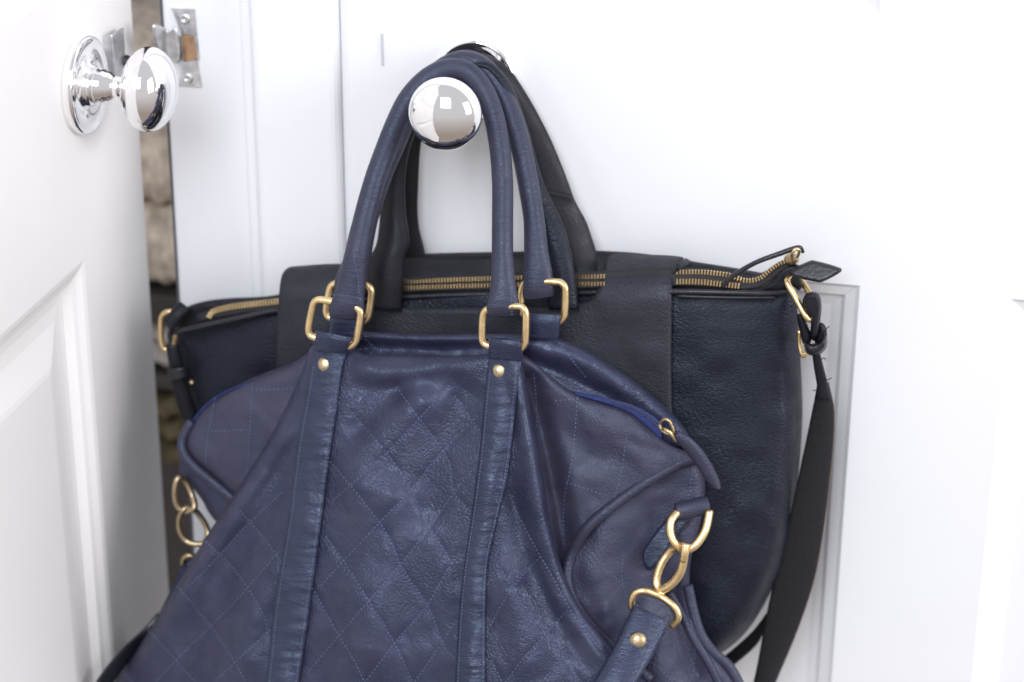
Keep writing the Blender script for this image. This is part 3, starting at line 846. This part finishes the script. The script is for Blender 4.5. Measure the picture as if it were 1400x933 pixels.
SHL = [[(730,512),(733,545),(734,582)], [(789,545),(786,590),(780,639),(771,686),(770,730)], [(760,548),(790,546)], [(838,690),(850,640),(856,600)], [(775,660),(820,675)]]
stitches('shoulder_stitching', SHL, Dsh, shoulder, M['thread'])
# zip of the handbag
bz = ladder('zip', [(784,535,.104),(805,539,.105),(835,546,.108),(868,555,.110),(893,569,.111),(906,581,.112)], [(784,539,.106),(805,545,.107),(835,554,.110),(862,565,.112),(882,581,.113),(904,603,.114)], M['bluezip'], bag, 0.0012, 30, 7)
teeth('zip_teeth', [(835,548),(868,558),(890,573),(903,586)], 0.1135, M['thread_dark'], bz, 3.4, 1.7, 3.0)
zs = tube('zip_puller', [(902,580,.119),(907,574,.121),(914,575,.122),(919,584,.122),(921,592,.122),(915,594,.122),(907,590,.121),(903,585,.120)], 0.0011, M['antique'], bag, n=5, closed=True, segs=10, view=False)
tube('puller_hook', [(904,586,.119),(910,588,.123),(915,591,.124),(920,597,.123),(925,603,.121)], 0.0014, M['gold'], zs, n=5, segs=10)
ladder('pull_tab', [(920,600,.119),(934,614,.119),(950,634,.117),(964,656,.114),(974,668,.112),(979,671,.110)], [(929,589,.118),(944,598,.118),(962,617,.115),(975,638,.112),(984,657,.109),(986,668,.108)], M['navy_handle'], zs, 0.004, 30, 9, 0.002)

# right end panel, piping, back seam
def Den(x, y):
    b = 0.112 + np.clip((y - 630) / 300, 0, 1.3) * 0.045 - 0.020 * np.clip((x - 800) / 170, 0, 1.3)
    for pts, a, w in [([(830,720),(815,780),(835,850)], 0.004, 20), ([(900,700),(885,760),(900,830)], -0.003, 22), ([(920,800),(930,860),(950,920)], -0.006, 14), ([(880,840),(900,900),(920,960)], 0.005, 20)]:
        d, t, s = dist_poly(x, y, catmull(pts, 4)); b = b + a * np.exp(-(d / w)**2)
    return b + 0.0015 * vnoise(x / 45, y / 50, 15) + 0.0007 * vnoise((x + y) / 20, (x - y) / 30, 16)
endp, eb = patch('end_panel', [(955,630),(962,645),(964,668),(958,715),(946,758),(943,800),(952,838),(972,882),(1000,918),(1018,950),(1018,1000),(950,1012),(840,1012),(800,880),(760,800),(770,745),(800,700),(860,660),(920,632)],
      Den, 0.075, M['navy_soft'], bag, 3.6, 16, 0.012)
stitches('end_stitching', [[(792,741),(820,769),(850,800)], [(945,650),(940,690),(934,715)], [(852,760),(850,790),(856,815)], [(945,850),(950,890),(945,940)], [(880,900),(905,918),(940,960)]], Den, endp, M['thread'])
def pipe(name, pts, Dfun, r, off=0.002):
    pts = [(a, b, float(Dfun(np.array(float(a)), np.array(float(b)))) + off) for a, b in pts]
    return tube(name, pts, r, M['navy_handle'], bag, n=8, segs=12)
pipe('piping', pipe_r, lambda x, y: 0.5*(Dsh(x, y) + Den(x, y)) + 0.001, 0.0039, 0.0032)
pipe('piping', [(940,800),(948,838),(958,868),(975,892),(995,910),(1010,935),(1020,965)], Den, 0.0038, -0.004)
pipe('gusset_seam', [(915,810),(932,838),(948,872),(968,905),(985,940)], Den, 0.0032, 0.0)

# left shoulder, piping, end
def Dsl(x, y):
    b = 0.102 + np.clip((y - 500) / 300, 0, 1.1) * 0.03 - 0.014 * np.clip((400 - x) / 160, 0, 1.2)
    return b + 0.0016 * vnoise(x / 45, y / 50, 22) + 0.0006 * vnoise((x - y) / 20, (x + y) / 30, 23)
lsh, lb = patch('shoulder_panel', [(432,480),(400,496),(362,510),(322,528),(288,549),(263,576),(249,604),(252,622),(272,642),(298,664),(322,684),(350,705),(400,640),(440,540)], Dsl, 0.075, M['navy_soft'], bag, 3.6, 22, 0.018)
stitches('shoulder_stitching', [[(294,545),(285,590),(281,632)], [(345,525),(342,580),(338,645)], [(345,532),(370,533),(398,531)], [(290,590),(330,588)]], Dsl, lsh, M['thread'])
tube('piping', [(262,576,.090),(250,600,.094),(250,616,.097),(264,636,.100),(290,658,.104),(318,681,.108),(350,705,.112)], 0.0036, M['navy_handle'], bag, n=7, segs=12)
tube('zip_edge', [(262,578,.088),(280,556,.089),(305,538,.090),(340,524,.092)], 0.0008, M['bluezip'], bag, n=7, segs=8)
patch('end_panel', [(250,606),(245,632),(246,650),(260,664),(276,684),(286,702),(300,716),(340,720),(345,690),(300,650)], lambda x, y: 0.090 + 0.0002*(x-245), 0.07, M['navy'], bag, 3.5, 10, 0.008)
# left ring, clasp ring and the strap hanging from it
tube('strap_ring', [(244,654,.098),(240,664,.10),(240,684,.10),(246,696,.10),(256,699,.10),(266,694,.10),(262,676,.094),(252,656,.094)], 0.0024, M['antique'], bag, n=5, closed=True, segs=12, view=False)
tube('clasp_ring', [(250,698,.102),(245,710,.102),(246,726,.102),(254,739,.102),(266,744,.102),(280,742,.100),(284,726,.094),(272,704,.094),(260,694,.098)], 0.0022, M['antique'], bag, n=5, closed=True, segs=12, view=False)
tube('clasp_loop', [(250,772,.10),(251,764,.10),(258,760,.10),(268,762,.098)], 0.0021, M['antique'], bag, n=5, segs=10)
ladder('strap_end', [(249,768,.094),(236,800,.094),(214,845,.094),(190,880,.094)], [(272,764,.092),(262,800,.092),(240,850,.092),(215,890,.092)], M['navy_strap'], bag, 0.004, 16, 7, 0.001)
ladder('strap_loop', [(215,838,.09),(196,860,.10),(170,884,.118),(146,911,.138),(132,931,.155),(118,962,.18)], [(240,858,.084),(208,878,.095),(184,898,.113),(164,920,.133),(152,938,.15),(140,966,.175)], M['tote_edge'], bag, 0.003, 24, 7, 0.001)

# rings and handles
def sq_ring(name, c, D0, D1):
    pts = []
    n = len(c)
    ys = [q[1] for q in c]
    for (a, b) in c: pts.append((a, b, D0 + (D1 - D0) * (b - min(ys)) / (max(ys) - min(ys))))
    return tube(name, pts, 0.0025, M['gold'], bag, n=4, closed=True, segs=12, view=False)
def ring_px(x0, x1, ytl, ytr, ybl, ybr, sk):
    """rounded rectangle, corners cut"""
    r = 10
    return [(x0+r+sk, ytl), (x1-r*0.9, ytr), (x1-2, ytr+5), (x1, ytr+12), (x1-sk, ybr-12), (x1-sk-3, ybr-5), (x1-sk-11, ybr), (x0+9, ybl), (x0+2, ybl-4), (x0, ybl-12), (x0+sk, ytl+12), (x0+sk+3, ytl+4)]
sq_ring('strap_ring', ring_px(422, 493, 410, 419, 462, 474, 5), 0.118, 0.122)
sq_ring('strap_ring', ring_px(659, 719, 422, 419, 473, 479, 1), 0.118, 0.122)
sq_ring('strap_ring', ring_px(446, 508, 388, 389, 436, 442, 4), 0.092, 0.095)
sq_ring('strap_ring', ring_px(712, 773, 386, 386, 432, 441, 1), 0.092, 0.095)
# leather loops that hold the rings on the bag
def loop_tab(L, R, D):
    return ladder('ring_loop', [(a, b, d) for (a, b), d in zip(L, D)], [(a, b, d) for (a, b), d in zip(R, D)], M['navy_strap'], bag, 0.0035, 14, 9, 0.0015)
loop_tab([(432,452),(431,462),(430,480)], [(482,462),(479,470),(474,484)], (.1225, .1235, .120))
loop_tab([(668,463),(668,470),(668,490)], [(711,466),(713,474),(713,494)], (.1225, .1235, .120))
loop_tab([(452,428),(450,438),(448,462)], [(500,434),(498,444),(496,466)], (.096, .098, .098))
loop_tab([(716,428),(716,438),(714,462)], [(766,430),(766,440),(764,464)], (.096, .098, .098))

h_front = [(474,434,.117),(475,420,.119),(479,400,.116),(487,350,.110),(497,303,.101),(512,247,.088),(527,205,.076),(543,165,.064),(560,133,.054),(584,108,.046),(610,95,.042),(636,97,.042),(658,118,.046),(674,155,.054),(683,200,.066),(687,250,.078),(687,300,.090),(687,345,.100),(688,390,.112),(688,418,.118),(688,430,.116)]
rw = [0.0120,0.0118,0.0100,0.0082,0.0075,0.0072,0.0072,0.0072,0.0072,0.0072,0.0072,0.0072,0.0072,0.0072,0.0072,0.0072,0.0072,0.0072,0.0085,0.0112,0.0116]
rd = [0.0028,0.0036,0.0055,0.0075,0.0075,0.0072,0.0072,0.0072,0.0072,0.0072,0.0072,0.0072,0.0072,0.0072,0.0072,0.0072,0.0072,0.0072,0.0060,0.0036,0.0028]
hf = tube('handle', h_front, rw, M['navy_handle'], bag, rd, n=7, segs=22)
h_rear = [(478,402,.092),(480,388,.092),(487,360,.088),(502,300,.080),(522,240,.066),(543,190,.054),(562,146,.043),(585,112,.034),(612,90,.028),(638,83,.026),(664,95,.028),(686,127,.032),(702,165,.042),(713,205,.052),(722,250,.062),(730,300,.074),(733,345,.084),(735,372,.090),(736,396,.093),(737,406,.092)]
rw2 = [0.011,0.0115,0.0095,0.0075]+[0.0072]*11+[0.0072,0.0082,0.0098,0.0105,0.0105]
rd2 = [0.0028,0.0036,0.0055,0.0072]+[0.0072]*11+[0.0072,0.0060,0.0045,0.0032,0.0026]
hr = tube('handle', h_rear, rw2, M['navy_handle'], bag, rd2, n=7, segs=22)
def hD(path, rdv):
    c = catmull(np.array(path, float), 6); r = catmull(np.array([[v, 0] for v in rdv]), 6)[:, 0]
    def fn(x, y):
        i = np.argmin((c[:, 0][None] - np.asarray(x)[:, None])**2 + (c[:, 1][None] - np.asarray(y)[:, None])**2, 1)
        return c[i, 2] + r[i] * 0.9
    return fn
stitches('handle_stitching', [[(692,345),(696,375),(699,405),(700,430)], [(483,352),(489,375),(491,400)], [(452,403),(470,404),(492,408)]], hD(h_front, rd), hf, M['thread'], 4.5, 2.8, 1.1, 0.0008)
stitches('handle_seam', [[(704,150),(712,200),(722,260),(730,320),(734,365)], [(716,373),(735,375),(752,372)]], hD(h_rear, rd2), hr, M['thread_dark'], 4.0, 2.8, 1.2, 0.0006)

# right tab, D-ring, clasp and the shoulder strap
tabr = patch('ring_tab', [(878,757),(886,742),(905,716),(922,698),(940,700),(946,712),(930,728),(905,765),(888,780),(880,772)], lambda x, y: Den(x, y) + 0.0075, lambda x, y: Den(x, y) - 0.004, M['navy_strap'], bag, 2.5, 4, 0.004)[0]
tube('tab_roll', [(924,700,.119),(940,697,.116),(958,692,.112),(968,690,.110)], [0.006,0.0065,0.0065,0.0060], M['navy_handle'], tabr, n=6, segs=16)
tube('d_ring', [(926,700,.124),(917,713,.130),(917,732,.134),(926,747,.136),(938,752,.134),(952,744,.130),(964,725,.124),(970,698,.116)], 0.0029, M['gold'], bag, n=6, segs=14, view=False)
clasp = tube('clasp', [(935,747,.138),(935,764,.140),(929,785,.142),(916,801,.143),(902,807,.142),(897,797,.139),(903,773,.134),(916,754,.130),(926,747,.132)], 0.0029, M['gold'], bag, n=6, closed=True, segs=14, view=False)
tube('clasp_gate', [(937,744,.1385),(936,756,.141),(934,768,.142)], [0.0034,0.0030,0.0026], M['gold'], clasp, n=4, segs=12)
lathe('swivel', [(0.0022, -0.003), (0.0030, -0.001), (0.0030, 0.001), (0.0022, 0.003)], U(903, 812, 0.143), rays(np.array(903.), np.array(800.))*0 + np.array((0.2, 0, 1.0)), M['gold'], clasp, 16)
tube('clasp_loop', [(864,832,.150),(864,820,.150),(869,811,.149),(880,808,.148),(893,812,.146),(903,816,.145),(914,823,.146),(924,833,.147),(927,845,.148),(918,856,.148)], 0.0026, M['gold'], clasp, n=5, segs=12)
ss_L = [(866,826,.152),(858,845,.160),(840,882,.174),(810,935,.194),(776,1000,.212)]
ss_R = [(917,850,.150),(908,868,.158),(893,897,.170),(870,935,.188),(836,1000,.206)]
ss = ladder('shoulder_strap', ss_L, ss_R, M['navy_strap'], bag, 0.0045, 40, 13, 0.0025, 0.12)
la = np.array(ss_L); ra = np.array(ss_R)
def Dss(x, y): return np.interp(y, la[:, 1] + 10, (la[:, 2] + ra[:, 2]) / 2) + 0.0062
stitches('strap_stitching', [(la*0.9 + ra*0.1)[:, :2].tolist(), (la*0.1 + ra*0.9)[:, :2].tolist()], Dss, ss, M['thread'], 4.6, 3.0, 1.2)
R = 0.0062
lathe('rivet', [(R, -0.002), (R, 0.0004), (R*0.93, 0.0016), (R*0.75, 0.0026), (R*0.45, 0.0033), (R*0.15, 0.0036), (0.0001, 0.0036)], U(872, 876, float(Dss(0, 876)) - 0.0002), -np.array(fwd), M['antique'], ss, 28)
# frayed threads on the tote's strap
for pts in ([(1127,454,.06),(1130,450,.063),(1134,446,.064)], [(1129,520,.052),(1133,519,.056),(1137,517,.057)], [(1118,533,.054),(1114,534,.057),(1111,534,.058)], [(1122,492,.056),(1127,490,.06),(1129,493,.06)]):
    tube('loose_thread', pts, 0.00035, M['webbing'], strapT, n=4, segs=5)
